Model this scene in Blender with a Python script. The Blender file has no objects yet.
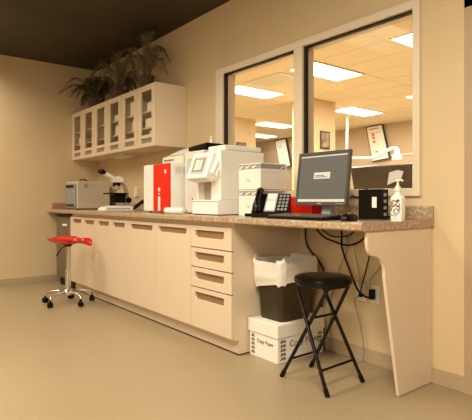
import bpy, bmesh, math, random
from mathutils import Vector, Matrix
random.seed(7)
S = bpy.context.scene
COL = S.collection
PI = math.pi

# ------------------------------------------------------------------ materials
def new_mat(name):
    m = bpy.data.materials.new(name); m.use_nodes = True
    nt = m.node_tree
    return m, nt, nt.nodes['Principled BSDF']

def mat(name, col, rough=.5, metal=0, spec=.5, var=0.06, scale=12, bump=0.0, bscale=80, trans=0, coat=0, emit=None, estr=0):
    """plain procedural surface: base colour with a faint mottled variation"""
    m, nt, b = new_mat(name)
    b.inputs['Roughness'].default_value = rough
    b.inputs['Metallic'].default_value = metal
    b.inputs['Specular IOR Level'].default_value = spec
    b.inputs['Coat Weight'].default_value = coat
    tc = nt.nodes.new('ShaderNodeTexCoord')
    n = nt.nodes.new('ShaderNodeTexNoise'); n.inputs['Scale'].default_value = scale; n.inputs['Detail'].default_value = 4
    nt.links.new(tc.outputs['Object'], n.inputs['Vector'])
    r = nt.nodes.new('ShaderNodeValToRGB')
    r.color_ramp.elements[0].position = .3; r.color_ramp.elements[1].position = .7
    r.color_ramp.elements[0].color = tuple(c*(1-var) for c in col)+(1,)
    r.color_ramp.elements[1].color = tuple(min(1, c*(1+var)) for c in col)+(1,)
    nt.links.new(n.outputs['Fac'], r.inputs['Fac']); nt.links.new(r.outputs['Color'], b.inputs['Base Color'])
    if bump:
        n2 = nt.nodes.new('ShaderNodeTexNoise'); n2.inputs['Scale'].default_value = bscale; n2.inputs['Detail'].default_value = 3
        nt.links.new(tc.outputs['Object'], n2.inputs['Vector'])
        bp = nt.nodes.new('ShaderNodeBump'); bp.inputs['Strength'].default_value = bump; bp.inputs['Distance'].default_value = .01
        nt.links.new(n2.outputs['Fac'], bp.inputs['Height']); nt.links.new(bp.outputs['Normal'], b.inputs['Normal'])
    if emit:
        b.inputs['Emission Color'].default_value = emit+(1,); b.inputs['Emission Strength'].default_value = estr
    return m

def speckle(name, base, spots, scale=90, rough=.35, big=None):
    """speckled laminate / vinyl: layered noise thresholds"""
    m, nt, b = new_mat(name)
    b.inputs['Roughness'].default_value = rough
    tc = nt.nodes.new('ShaderNodeTexCoord')
    prev = None
    rgb = nt.nodes.new('ShaderNodeRGB'); rgb.outputs[0].default_value = base+(1,)
    prev = rgb.outputs[0]
    for i, (c, sc, lo, hi, amt) in enumerate(spots):
        mp = nt.nodes.new('ShaderNodeMapping'); mp.inputs['Location'].default_value = (i*3.7, i*1.3, i*5.1)
        nt.links.new(tc.outputs['Object'], mp.inputs['Vector'])
        n = nt.nodes.new('ShaderNodeTexNoise'); n.inputs['Scale'].default_value = sc; n.inputs['Detail'].default_value = 3
        nt.links.new(mp.outputs['Vector'], n.inputs['Vector'])
        mr = nt.nodes.new('ShaderNodeMapRange'); mr.inputs['From Min'].default_value = lo; mr.inputs['From Max'].default_value = hi
        mr.inputs['To Max'].default_value = amt
        nt.links.new(n.outputs['Fac'], mr.inputs['Value'])
        mx = nt.nodes.new('ShaderNodeMix'); mx.data_type = 'RGBA'
        nt.links.new(mr.outputs['Result'], mx.inputs['Factor'])
        nt.links.new(prev, mx.inputs['A']); mx.inputs['B'].default_value = c+(1,)
        prev = mx.outputs['Result']
    nt.links.new(prev, b.inputs['Base Color'])
    return m

def glass_mat(name, tint=(1, 1, 1), ior=1.35):
    m, nt, b = new_mat(name)
    nt.nodes.remove(b)
    out = nt.nodes['Material Output']
    t = nt.nodes.new('ShaderNodeBsdfTransparent'); t.inputs['Color'].default_value = tint+(1,)
    g = nt.nodes.new('ShaderNodeBsdfGlossy'); g.inputs['Roughness'].default_value = .03
    lw = nt.nodes.new('ShaderNodeLayerWeight'); lw.inputs['Blend'].default_value = .5
    pw = nt.nodes.new('ShaderNodeMath'); pw.operation = 'POWER'; pw.inputs[1].default_value = 4
    nt.links.new(lw.outputs['Facing'], pw.inputs[0])
    f = nt.nodes.new('ShaderNodeMapRange'); f.inputs['To Min'].default_value = ior-1.33; f.inputs['To Max'].default_value = .5
    nt.links.new(pw.outputs[0], f.inputs['Value'])
    mx = nt.nodes.new('ShaderNodeMixShader')
    nt.links.new(f.outputs[0], mx.inputs[0]); nt.links.new(t.outputs[0], mx.inputs[1]); nt.links.new(g.outputs[0], mx.inputs[2])
    nt.links.new(mx.outputs[0], out.inputs['Surface'])
    return m

M = {}
M['wall'] = mat('wall_paint', (.68, .52, .305), .62, var=.015, scale=3, bump=.05, bscale=250)
M['wallb'] = mat('low_bounce_wall', (.26, .17, .09), .65, var=.03, scale=3)  # for the unseen right and front walls, darkened to cut bounce light
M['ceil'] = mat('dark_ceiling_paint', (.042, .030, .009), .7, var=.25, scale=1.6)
M['floor'] = speckle('vinyl_floor', (.345, .258, .150), [((.43, .33, .21), 160, .5, .62, .6), ((.28, .21, .12), 130, .56, .66, .5), ((.32, .24, .135), 2.2, .45, .7, .35)], rough=.36)
M['base'] = speckle('vinyl_base', (.46, .34, .20), [((.56, .43, .27), 120, .5, .62, .5), ((.30, .23, .16), 140, .56, .66, .4)], rough=.5)
M['lam'] = mat('cream_laminate', (.74, .60, .43), .38, var=.01, scale=3)
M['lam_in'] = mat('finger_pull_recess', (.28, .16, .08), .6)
M['pulltan'] = mat('tan_pull_recess', (.30, .22, .13), .6)
M['niche'] = mat('tan_recess_plastic', (.50, .38, .26), .6)
M['lamedge'] = mat('cream_laminate_inner', (.62, .54, .42), .5, var=.02)
M['top'] = speckle('granite_laminate', (.42, .30, .19), [((.60, .48, .34), 60, .5, .6, .8), ((.50, .15, .07), 16, .53, .68, .5), ((.22, .14, .08), 80, .54, .64, .6)], rough=.3)
M['splashred'] = mat('reddish_laminate', (.42, .20, .12), .4, var=.15, scale=60)
M['winframe'] = mat('cream_steel_frame', (.78, .66, .49), .4, var=.01)
M['gasket'] = mat('black_gasket', (.012, .010, .008), .6)
M['glass'] = glass_mat('window_glass', (.98, .98, .97), 1.345)
M['cglass'] = glass_mat('cabinet_glass', (.97, .95, .91), 1.34)
M['doorbrown'] = mat('brown_door_paint', (.46, .33, .20), .4, var=.05, scale=2)
M['oceil'] = mat('pale_ceiling_tile', (.82, .74, .55), .8, var=.03, scale=30)
M['owall'] = mat('other_wall_paint', (.50, .39, .26), .7, var=.02, scale=2)
M['lamp'] = mat('lit_diffuser', (.9, .9, .85), .4, emit=(1, .93, .78), estr=5.5)
M['white'] = mat('white_plastic', (.88, .87, .81), .4, var=.01)
M['white2'] = mat('offwhite_plastic', (.78, .74, .64), .45, var=.015)
M['dullcream'] = mat('dull_cream_enamel', (.58, .50, .38), .45, var=.02)
M['tanmetal'] = mat('worn_tan_metal', (.36, .30, .22), .4, var=.08, scale=40)
M['grey'] = mat('grey_plastic', (.30, .29, .27), .45, var=.05)
M['lgrey'] = mat('light_grey_metal', (.50, .49, .46), .35, var=.03)
M['black'] = mat('black_plastic', (.006, .004, .002), .45, spec=.15, var=.2)
M['blackmetal'] = mat('black_enamel', (.004, .003, .002), .2, spec=.35, var=.1)
M['vinyl'] = mat('black_vinyl', (.005, .004, .002), .28, spec=.22, var=.15)
M['red'] = mat('red_plastic', (.76, .016, .003), .4, spec=.25, var=.05)
M['redgloss'] = mat('red_gloss_plastic', (.70, .018, .010), .16, var=.05, coat=.6)
M['chrome'] = mat('chrome', (.75, .73, .70), .16, metal=1, var=.02)
M['steel'] = mat('brushed_grey_steel', (.20, .15, .10), .42, metal=.3, var=.06)
M['carton'] = mat('white_cardboard', (.88, .84, .74), .7, var=.02)
M['ink'] = mat('dark_print', (.03, .026, .022), .6)
M['greyband'] = mat('grey_print_band', (.33, .31, .28), .6, var=.1, scale=60)
M['palegrey'] = mat('pale_grey_print', (.60, .58, .54), .6)
M['bin'] = mat('dark_brown_bin', (.045, .028, .011), .42, spec=.3, var=.1)
M['bag'] = mat('white_plastic_bag', (.86, .82, .72), .28, var=.03, bump=.5, bscale=45)
M['frond'] = mat('dark_fern_leaf', (.055, .055, .018), .55, var=.45, scale=9)
M['frond2'] = mat('olive_fern_leaf', (.15, .115, .045), .55, var=.4, scale=9)
M['stem'] = mat('brown_stem', (.16, .10, .05), .7, var=.2)
M['pot'] = mat('dark_basket', (.10, .06, .03), .8, var=.3, scale=50, bump=.5, bscale=60)
M['screen'] = mat('monitor_screen', (.08, .08, .075), .3, var=.02, emit=(.60, .52, .38), estr=.12)
M['bar'] = mat('screen_bar', (.5, .48, .42), .3, emit=(.9, .85, .7), estr=.30)
M['bezel'] = mat('grey_bezel', (.085, .08, .072), .35, var=.05)
M['paper'] = mat('white_paper', (.85, .82, .76), .7, var=.01)
M['sheet'] = mat('bright_paper', (.93, .91, .87), .6, var=.01)
M['darkscreen'] = mat('dark_brown_screen_back', (.11, .075, .045), .4, var=.3, scale=5)
M['orange'] = mat('orange_print', (.75, .20, .05), .5)
M['frame'] = mat('dark_picture_frame', (.05, .04, .03), .4)
M['art'] = mat('brown_abstract_print', (.30, .20, .12), .6, var=.6, scale=5)
M['cablegrey'] = mat('grey_cable', (.30, .28, .25), .5)
M['cablewhite'] = mat('white_cable', (.72, .68, .6), .5)
M['outlet'] = mat('white_outlet_plastic', (.82, .77, .68), .35, var=.01)

# ------------------------------------------------------------------ mesh helpers
class MB:
    def __init__(s): s.bm = bmesh.new()
    def _add(s, verts, faces, mtx=None):
        vs = [s.bm.verts.new((mtx @ Vector(v)) if mtx else Vector(v)) for v in verts]
        for f in faces:
            try: s.bm.faces.new([vs[i] for i in f])
            except ValueError: pass
        return vs
    def box(s, x0, x1, y0, y1, z0, z1, mtx=None):
        v = [(x, y, z) for x in (x0, x1) for y in (y0, y1) for z in (z0, z1)]
        s._add(v, [(0, 1, 3, 2), (4, 6, 7, 5), (0, 4, 5, 1), (2, 3, 7, 6), (0, 2, 6, 4), (1, 5, 7, 3)], mtx); return s
    def prism(s, pts, axis, a, b):
        """polygon pts (2D) extruded along axis from a to b. x: pts=(y,z); y: pts=(x,z); z: pts=(x,y)"""
        def mk(p, t):
            return {'x': (t, p[0], p[1]), 'y': (p[0], t, p[1]), 'z': (p[0], p[1], t)}[axis]
        n = len(pts)
        v = [mk(p, a) for p in pts]+[mk(p, b) for p in pts]
        s._add(v, [tuple(range(n))[::-1], tuple(range(n, 2*n))]+[(i, (i+1) % n, n+(i+1) % n, n+i) for i in range(n)]); return s
    def ring(s, centers_radii, seg=20, caps=True, mtx=None, sx=1, sy=1):
        """lathe around z: list of (r, z)"""
        v = []; f = []
        for r, z in centers_radii:
            for k in range(seg):
                a = 2*PI*k/seg; v.append((r*math.cos(a)*sx, r*math.sin(a)*sy, z))
        m = len(centers_radii)
        for j in range(m-1):
            for k in range(seg):
                k2 = (k+1) % seg; f.append((j*seg+k, j*seg+k2, (j+1)*seg+k2, (j+1)*seg+k))
        if caps:
            f.append(tuple(range(seg))[::-1]); f.append(tuple(range((m-1)*seg, m*seg)))
        s._add(v, f, mtx); return s
    def tube(s, pts, r, seg=10):
        pts = [Vector(p) for p in pts]; rs = r if isinstance(r, (list, tuple)) else [r]*len(pts)
        v = []; f = []; up = None
        for i, p in enumerate(pts):
            d = (pts[min(i+1, len(pts)-1)]-pts[max(i-1, 0)]).normalized()
            if up is None:
                up = Vector((0, 0, 1)) if abs(d.z) < .9 else Vector((1, 0, 0))
            a = d.cross(up).normalized(); b = a.cross(d).normalized(); up = b
            for k in range(seg):
                t = 2*PI*k/seg; v.append(p+(a*math.cos(t)+b*math.sin(t))*rs[i])
        for j in range(len(pts)-1):
            for k in range(seg):
                k2 = (k+1) % seg; f.append((j*seg+k, j*seg+k2, (j+1)*seg+k2, (j+1)*seg+k))
        f.append(tuple(range(seg))[::-1]); f.append(tuple(range((len(pts)-1)*seg, len(pts)*seg)))
        s._add(v, f); return s
    def loft(s, loops, caps=True):
        n = len(loops[0]); v = [p for l in loops for p in l]; f = []
        for j in range(len(loops)-1):
            for k in range(n):
                k2 = (k+1) % n; f.append((j*n+k, j*n+k2, (j+1)*n+k2, (j+1)*n+k))
        if caps:
            f.append(tuple(range(n))[::-1]); f.append(tuple(range((len(loops)-1)*n, len(loops)*n)))
        s._add(v, f); return s
    def build(s, name, m, parent=None, bevel=0, smooth=False, mtx=None, seg=2, label=None):
        bmesh.ops.recalc_face_normals(s.bm, faces=s.bm.faces[:])
        if mtx is not None: s.bm.transform(mtx)
        me = bpy.data.meshes.new(name); s.bm.to_mesh(me); s.bm.free()
        me.materials.append(m)
        o = bpy.data.objects.new(name, me); COL.objects.link(o)
        if smooth:
            for p in me.polygons: p.use_smooth = True
            if hasattr(me, 'set_sharp_from_angle'): me.set_sharp_from_angle(angle=math.radians(40))
        if bevel:
            b = o.modifiers.new('bevel', 'BEVEL'); b.width = bevel; b.segments = seg; b.limit_method = 'ANGLE'; b.angle_limit = math.radians(35)
            b.harden_normals = False
        if parent is not None: attach(o, parent)
        if label: o['label'] = label
        return o

def world_loc(o):
    p = Vector((0, 0, 0)); m = Matrix.Identity(4)
    chain = []
    while o: chain.append(o); o = o.parent
    for c in reversed(chain): m = m @ c.matrix_parent_inverse @ c.matrix_basis
    return m
def attach(o, parent):
    """parent while keeping the mesh where it was modelled in world space"""
    o.parent = parent; o.matrix_parent_inverse = world_loc(parent).inverted()

def thing(name, loc, label, cat, group=None):
    o = bpy.data.objects.new(name, None); o.empty_display_size = .05; COL.objects.link(o); o.location = loc
    return tag(o, label, cat, group)
def tag(o, label, cat, group=None, kind=None):
    o['label'] = label; o['category'] = cat
    if group: o['group'] = group
    if kind: o['kind'] = kind
    return o
def struct(o): o['kind'] = 'structure'; return o

def B(name, m, x0, x1, y0, y1, z0, z1, parent=None, bevel=0, label=None, mtx=None):
    return MB().box(x0, x1, y0, y1, z0, z1).build(name, m, parent, bevel, mtx=mtx, label=label)

def text(name, body, size, loc, face, m, parent, depth=.0006, align='LEFT', tilt=0, extra_z=0):
    cu = bpy.data.curves.new(name, 'FONT'); cu.body = body; cu.size = size; cu.extrude = depth; cu.align_x = align
    cu.resolution_u = 3
    t = bpy.data.objects.new(name, cu); COL.objects.link(t)
    bpy.context.view_layer.update()
    me = bpy.data.meshes.new_from_object(t.evaluated_get(bpy.context.evaluated_depsgraph_get()))
    COL.objects.unlink(t); bpy.data.objects.remove(t)
    mt = Matrix.Translation(loc) @ Matrix.Rotation(PI/2 if face == 'x' else extra_z, 4, 'Z') @ Matrix.Rotation(PI/2-tilt, 4, 'X')
    me.transform(mt); me.materials.clear(); me.materials.append(m)
    o = bpy.data.objects.new(name, me); COL.objects.link(o)
    if parent is not None: attach(o, parent)
    return o

def smoothpath(pts, n=10):
    pts = [Vector(p) for p in pts]; out = []
    q = [pts[0]*2-pts[1]]+pts+[pts[-1]*2-pts[-2]]
    for i in range(1, len(q)-2):
        for k in range(n):
            t = k/n; a, b, c, d = q[i-1], q[i], q[i+1], q[i+2]
            out.append(.5*((2*b)+(c-a)*t+(2*a-5*b+4*c-d)*t*t+(3*b-a-3*c+d)*t**3))
    out.append(pts[-1]); return out

def rrect(cx, cy, w, d, r, z, n=5, amp=None):
    """rounded rectangle loop"""
    out = []
    for (sx, sy, a0) in ((1, 1, 0), (-1, 1, PI/2), (-1, -1, PI), (1, -1, 1.5*PI)):
        for k in range(n+1):
            a = a0+PI/2*k/n
            out.append(Vector((cx+sx*(w/2-r)+r*math.cos(a), cy+sy*(d/2-r)+r*math.sin(a), z)))
    return out

# ------------------------------------------------------------------ room shell
CT = .92            # counter top
H = 2.77            # this room
H2 = 3.16           # room behind the window
RX, FY = 9.5, -5.4
struct(B('floor', M['floor'], 0, RX, FY, 0, -.1, 0))
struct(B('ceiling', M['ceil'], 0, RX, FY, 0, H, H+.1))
struct(B('wall_left', M['wall'], -.12, 0, FY, 0, -.1, H+.1))
struct(B('wall_right', M['wallb'], RX, RX+.12, FY, 0, -.1, H+.1))
struct(B('wall_front', M['wallb'], -.12, RX+.12, FY-.12, FY, -.1, H+.1))
# back wall with window opening and door opening
WX0, WX1, WZ0, WZ1 = 2.79, 4.697, 1.09, 2.165
DX0, DX1, DZ = 5.03, 5.95, 2.1
WT = .14
w = MB()
w.box(-10, WX0, 0, WT, -.1, H2+.1); w.box(WX1, DX0, 0, WT, -.1, H2+.1); w.box(DX1, RX+.12, 0, WT, -.1, H2+.1)
w.box(WX0, WX1, 0, WT, -.1, WZ0); w.box(WX0, WX1, 0, WT, WZ1, H2+.1); w.box(DX0, DX1, 0, WT, DZ, H2+.1)
struct(w.build('wall_back', M['wall']))
struct(B('baseboard_left', M['base'], 0, .008, FY, -.012, 0, .09, bevel=.002))
struct(B('baseboard_back', M['base'], 3.78, 4.990, -.010, 0, 0, .087, bevel=.002))
# door at the right edge
d = struct(B('door_1', M['doorbrown'], DX0+.045, DX1-.045, .06, .10, .005, DZ-.045, bevel=.002))
f = MB()
f.box(4.992, DX0+.045, -.016, -.001, 0, DZ+.05); f.box(DX1-.045, DX1+.05, -.016, -.001, 0, DZ+.05); f.box(4.992, DX1+.05, -.016, -.001, DZ-.045, DZ+.05)
f.box(DX0+.001, DX0+.04, .001, WT, 0, DZ-.001); f.box(DX1-.04, DX1-.001, .001, WT, 0, DZ-.001); f.box(DX0+.001, DX1-.001, .001, WT, DZ-.04, DZ-.001)
f.build('door_frame', M['doorbrown'], d, .002)
hd = MB(); hd.tube([(5.82, .058, 1.0), (5.82, .01, 1.0), (5.72, .01, 1.0)], .01); hd.ring([(.03, 0), (.03, .01)], mtx=Matrix.Translation((5.82, .06, 1.0)) @ Matrix.Rotation(PI/2, 4, 'X'))
hd.build('door_handle', M['chrome'], d, smooth=True)

# window
win = struct(MB().box(WX0+.001, WX1-.001, .012, .125, WZ0+.001, WZ0+.011).box(WX0+.001, WX1-.001, .012, .125, WZ1-.016, WZ1-.001)
             .box(WX0+.001, WX0+.05, .012, .125, WZ0+.011, WZ1-.016).box(WX1-.006, WX1-.001, .012, .125, WZ0+.011, WZ1-.016).build('window_1', M['winframe'], bevel=.002))
fr = MB()
ox0, ox1, oz0, oz1 = 2.74, 4.735, 1.055, 2.20
ix0, ix1, iz0, iz1 = 2.842, 4.690, 1.103, 2.148
fr.box(ox0, ix0, -.022, -.001, oz0, oz1); fr.box(ix1, ox1, -.022, -.001, oz0, oz1)
fr.box(ix0, ix1, -.022, -.001, oz0, iz0); fr.box(ix0, ix1, -.022, -.001, iz1, oz1)
fr.box(3.722, 3.808, -.022, .03, iz0, iz1)
fr.build('window_frame', M['winframe'], win, .003)
g = MB()
for a, b in ((ix0, 3.722), (3.808, ix1)):
    g.box(a, a+.010, -.002, .034, iz0, iz1); g.box(b-.003, b, .012, .034, iz0, iz1)
    g.box(a, b, .006, .034, iz1-.012, iz1); g.box(a, b, .026, .034, iz0, iz0+.003)
g.build('gasket', M['gasket'], win)
MB().box(3.742, 3.790, .031, .125, iz0, iz1).build('mullion', M['winframe'], win, .002)
for a, b in ((ix0+.004, 3.721), (3.809, ix1-.004)):
    B('pane', M['glass'], a, b, .036, .042, iz0+.002, iz1-.002, win)

# ------------------------------------------------------------------ room behind the window
struct(B('floor_beyond', M['base'], -10, RX, WT, 9, -.1, 0))
cb = MB().box(-10, RX, WT, 9, H2, H2+.1)
cl = struct(cb.build('ceiling_beyond', M['oceil']))
gr = MB()
x = -9.77
while x < 7: gr.box(x-.011, x+.011, WT, 9, H2-.004, H2-.0005); x += 1.22
y = .55
while y < 9: gr.box(-10, RX, y-.008, y+.008, H2-.0035, H2-.0005); y += .61
gr.build('ceiling_grid', mat('ceiling_grid_bar', (.78, .70, .515), .6), cl)
struct(B('wall_far', M['owall'], -10.1, RX+.1, 9, 9.12, -.1, H2+.1))
struct(B('wall_far_left', M['owall'], -10.12, -10, WT, 9, -.1, H2+.1))
struct(B('wall_far_right', M['owall'], RX, RX+.12, WT, 9, -.1, H2+.1))
struct(B('trim_1', M['winframe'], -10, RX, 8.965, 8.999, 2.24, 2.29))
struct(B('wall_column', M['wall'], -1.20, -.64, 4.87, 5.62, 0, H2-.001))
struct(B('wall_column', M['wall'], -3.96, -3.40, 4.87, 5.72, 0, H2-.001))

LIGHTS = [(.63, 1.235, 2.94, 4.15, 'nearest the glass, in the middle of the view'),
          (-1.26, -.66, 2.94, 4.16, 'seen whole through the left pane'),
          (-4.05, -3.45, 6.10, 7.32, 'smaller, beyond the left column'),
          (-6.0, -5.40, 7.2, 8.42, 'tiny at the far left of the left pane'),
          (-1.30, -.68, 6.25, 7.50, 'above the white pole, far down the room'),
          (2.52, 3.13, 2.94, 4.15, 'cut off by the right edge of the window'),
          (.62, 1.235, 6.25, 7.47, 'small, at the right edge of the window')]
for (x0, x1, y0, y1, lab) in LIGHTS:
    t = thing('ceiling_light', ((x0+x1)/2, (y0+y1)/2, H2), 'lit rectangular ceiling panel light '+lab, 'ceiling light', 'panel lights in the room behind the window')
    MB().box(x0, x1, y0, y0+.02, H2-.022, H2-.005).box(x0, x1, y1-.02, y1, H2-.022, H2-.005).box(x0, x0+.02, y0+.02, y1-.02, H2-.022, H2-.005).box(x1-.02, x1, y0+.02, y1-.02, H2-.022, H2-.005).build('frame', M['winframe'], t)
    B('diffuser', M['lamp'], x0+.02, x1-.02, y0+.02, y1-.02, H2-.018, H2-.005, t)
t = thing('ceiling_vent', (-.1, 3.3, H2), 'unlit white square air vent panel on the ceiling beside the lights', 'ceiling vent')
MB().box(-.50, .42, 2.97, 3.56, H2-.016, H2-.005).build('plate', M['white'], t, .002)
v = MB()
for k in range(9): v.box(-.44, .36, 3.02+k*.058, 3.03+k*.058, H2-.022, H2-.016)
v.build('louvre', M['white2'], t)

# pictures on the columns
def framed(name, lab, x, y0, y1, z0, z1):
    t = thing(name, (x, (y0+y1)/2, z0), lab, 'picture')
    MB().box(x+.001, x+.025, y0, y1, z0, z1).build('frame', M['frame'], t, .003)
    B('print', M['art'], x+.025, x+.028, y0+.035, y1-.035, z0+.04, z1-.04, t)
framed('wall_picture', 'small dark framed picture on the column seen through the right pane', -.64, 5.13, 5.42, 2.12, 2.50)
framed('wall_picture', 'small dark framed picture on the column seen through the left pane', -3.40, 5.06, 5.38, 2.20, 2.52)

# leaning posters at the far wall
def poster(lab, tl, tr, br, bl, marks):
    Y0, Y1 = 8.90, 8.955
    t = thing('poster_board', ((bl[0]+br[0])/2, 8.93, min(bl[1], br[1])), lab, 'poster')
    MB().prism([bl, br, tr, tl], 'y', Y0, Y1).build('frame', M['frame'], t)
    c = ((tl[0]+br[0])/2, (tl[1]+br[1])/2)
    sh = lambda p: (c[0]+(p[0]-c[0])*.90, c[1]+(p[1]-c[1])*.95)
    MB().prism([sh(bl), sh(br), sh(tr), sh(tl)], 'y', Y0-.006, Y0).build('sheet', M['paper'], t)
    def uv(u, v):
        a = Vector(tl).lerp(Vector(tr), u); b = Vector(bl).lerp(Vector(br), u); return a.lerp(b, v)
    for mt, rects in marks:
        for (u0, u1, v0, v1) in rects:
            mb = MB()
            mb.prism([tuple(uv(u0, v1)), tuple(uv(u1, v1)), tuple(uv(u1, v0)), tuple(uv(u0, v0))], 'y', Y0-.009, Y0-.006)
            mb.build('print', M[mt], t)
    B('wall_bracket', M['lgrey'], c[0]-.05, c[0]+.05, Y1, 8.999, c[1]-.05, c[1]+.05, t)
poster('tilted white poster board with orange marks beyond the right pane', (-2.29, 3.126), (-1.746, 3.15), (-1.50, 2.176), (-2.075, 2.12),
       [('orange', [(.28, .44, .2, .30), (.28, .44, .31, .38), (.28, .42, .42, .50)]), ('greyband', [(.2, .75, .08, .11), (.55, .8, .2, .22), (.3, .45, .72, .77)])])
poster('tilted plain white poster board beyond the left pane', (-6.10, 3.09), (-5.56, 3.145), (-5.30, 2.18), (-5.84, 2.12),
       [('palegrey', [(.25, .6, .2, .3), (.3, .65, .45, .5)])])

# ceiling mounted lamp arm
t = thing('examination_lamp', (-1.63, 7.25, H2), 'white jointed examination lamp hanging from the ceiling on a pole', 'lamp')
MB().ring([(.07, H2-.03), (.10, H2-.001)], mtx=Matrix.Translation((-1.63, 7.25, 0))).build('ceiling_mount', M['white'], t, smooth=True)
MB().tube([(-1.63, 7.25, H2-.03), (-1.64, 7.25, 2.10)], .03).build('pole', M['white'], t, smooth=True)
MB().tube(smoothpath([(-1.64, 7.25, 2.10), (-1.3, 7.25, 2.08), (-.85, 7.25, 2.06), (-.68, 7.25, 2.11), (-.33, 7.25, 2.24), (-.20, 7.25, 2.23)], 6), .035).build('arm', M['white'], t, smooth=True)
MB().ring([(.04, 2.24), (.055, 2.18), (.06, 2.10), (.10, 2.06), (.105, 1.97), (.08, 1.95)], mtx=Matrix.Translation((-.19, 7.25, 0))).build('lamp_head', M['white'], t, smooth=True)

# desk and monitor just behind the glass
t = thing('desk', (4.2, .5, 0), 'plain desk standing behind the window glass in the next room', 'desk')
B('desk_top', M['lam'], 3.4, 4.9, .20, .85, .72, .75, t, .003)
for lx in (3.45, 4.85):
    for ly in (.25, .80): B('leg', M['grey'], lx-.02, lx+.02, ly-.02, ly+.02, 0, .72, t)
t = thing('back_turned_monitor', (4.23, .42, .75), 'back of a wide dark monitor seen through the right pane behind the bottle', 'monitor')
rot = Matrix.Translation((4.225, .35, 1.10)) @ Matrix.Rotation(math.radians(14), 4, 'X')
MB().box(-.245, .250, -.0, .05, -.09, .175).build('display', M['darkscreen'], t, .008, mtx=rot)
MB().box(-.03, .03, .05, .09, -.10, .03).build('neck', M['black'], t, .004, mtx=rot)
MB().box(4.195, 4.255, .40, .45, .76, 1.06).box(4.11, 4.34, .34, .52, .75, .765).build('stand', M['black'], t, .004)
t = tag(MB().loft([[rot @ Vector((a, b-.005+(.004 if i else 0), c)) for (a, b, c) in ((.055, -.0035, .040), (.085, -.0035, .128), (.150, -.0035, .142), (.195, -.0035, .130), (.165, -.0035, .075), (.12, -.0035, .062))] for i in (0, 1)]).build('paper_sheet', M['sheet']),
        'curled white paper on the back of the dark monitor above the soap bottle', 'paper')

# ------------------------------------------------------------------ counter
c = thing('countertop', (2.4, -.33, .88), 'long speckled tan laminate worktop along the window wall', 'worktop')
nose = .04
prof = [(-.66, CT-.008), (-.652, CT), (-.002, CT), (-.002, CT-nose), (-.652, CT-nose), (-.66, CT-nose+.008)]
MB().prism(prof, 'x', .002, 4.815).build('slab', M['top'], c)
tag(MB().box(.002, 4.815, -.022, -.002, CT, CT+.08).build('backsplash', M['top'], None, .003), 'long low speckled splash strip along the window wall behind the equipment', 'backsplash')
tag(MB().box(.002, .018, -.60, -.023, CT, CT+.08).build('side_splash', M['splashred'], None, .003), 'short reddish brown splash strip on the left wall beside the steriliser', 'backsplash')

def door_front(x0, x1, z0, z1, sx0, sx1, sz0, sz1, yf, name, parent, th=.02, m='lam'):
    """flat laminate front with a recessed finger pull (slot with chamfered lower corners)"""
    mb = MB(); y0, y1 = yf, yf+th; ch = .016
    outer = [(x0, z0), (x1, z0), (x1, z1), (x0, z1)]
    inner = [(sx0+ch, sz0), (sx1-ch, sz0), (sx1, sz0+ch), (sx1, sz1), (sx0, sz1), (sx0, sz0+ch)]
    # front/back faces with hole: split into simple polygons
    polys = [[(x0, z0), (x1, z0), (sx1-ch, sz0), (sx0+ch, sz0)],
             [(x1, z0), (x1, z1), (sx1, sz1), (sx1, sz0+ch), (sx1-ch, sz0)],
             [(x1, z1), (x0, z1), (sx0, sz1), (sx1, sz1)],
             [(x0, z1), (x0, z0), (sx0+ch, sz0), (sx0, sz0+ch), (sx0, sz1)]]
    bm = mb.bm; cache = {}
    def V(p, y):
        k = (round(p[0], 5), round(p[1], 5), y)
        if k not in cache: cache[k] = bm.verts.new((p[0], y, p[1]))
        return cache[k]
    for y in (y0, y1):
        for pl in polys: bm.faces.new([V(p, y) for p in pl])
    for loop in (outer, inner):
        for i in range(len(loop)):
            a, b = loop[i], loop[(i+1) % len(loop)]
            bm.faces.new([V(a, y0), V(b, y0), V(b, y1), V(a, y1)])
    dr = mb.build(name, M[m], parent)
    b = dr.modifiers.new('bevel', 'BEVEL'); b.width = .0015; b.segments = 2; b.limit_method = 'ANGLE'; b.angle_limit = math.radians(60)
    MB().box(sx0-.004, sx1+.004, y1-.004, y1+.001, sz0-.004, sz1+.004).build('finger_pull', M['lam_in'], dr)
    return dr

# base cabinets: three two-door units and the drawer unit (each one could be lifted away)
def carcass(parent, x0, x1):
    mb = MB()
    mb.box(x0, x0+.018, -.60, -.003, .10, .878); mb.box(x1-.018, x1, -.60, -.003, .10, .878)
    mb.box(x0+.018, x1-.018, -.60, -.003, .10, .118); mb.box(x0+.018, x1-.018, -.02, -.003, .118, .878)
    mb.box(x0+.018, x1-.018, -.60, -.58, .84, .878)
    mb.build('body', M['lam'], parent, .001)
    MB().box(x0, x1, -.56, -.003, .008, .10).build('plinth', M['lam'], parent)
    MB().box(x0, x1, -.562, -.003, 0, .008).build('base_seal', M['black'], parent)
doors = [(.735, 1.1085, .81, 1.065), (1.1115, 1.4785, 1.165, 1.425), (1.4815, 1.8385, 1.53, 1.79), (1.8415, 2.2085, 1.89, 2.15), (2.2115, 2.7285, 2.265, 2.675), (2.7315, 3.2585, 2.78, 3.20)]
labs = ['cream two-door base cabinet beside the grey undercounter unit, at the left', 'cream two-door base cabinet in the middle of the row', 'cream base cabinet with two wide doors, next to the drawers']
for i in range(3):
    a, b = doors[2*i], doors[2*i+1]
    x0, x1 = a[0]-.0014, b[1]+.0014
    t = thing('base_cabinet', ((x0+x1)/2, -.3, 0), labs[i], 'cabinet', 'base cabinets under the worktop')
    carcass(t, x0, x1)
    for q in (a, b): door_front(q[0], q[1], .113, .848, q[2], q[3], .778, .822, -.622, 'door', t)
t = thing('drawer_cabinet', (3.5, -.3, 0), 'cream cabinet with four drawers at the right end of the row', 'cabinet')
carcass(t, 3.2605, 3.752)
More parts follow.
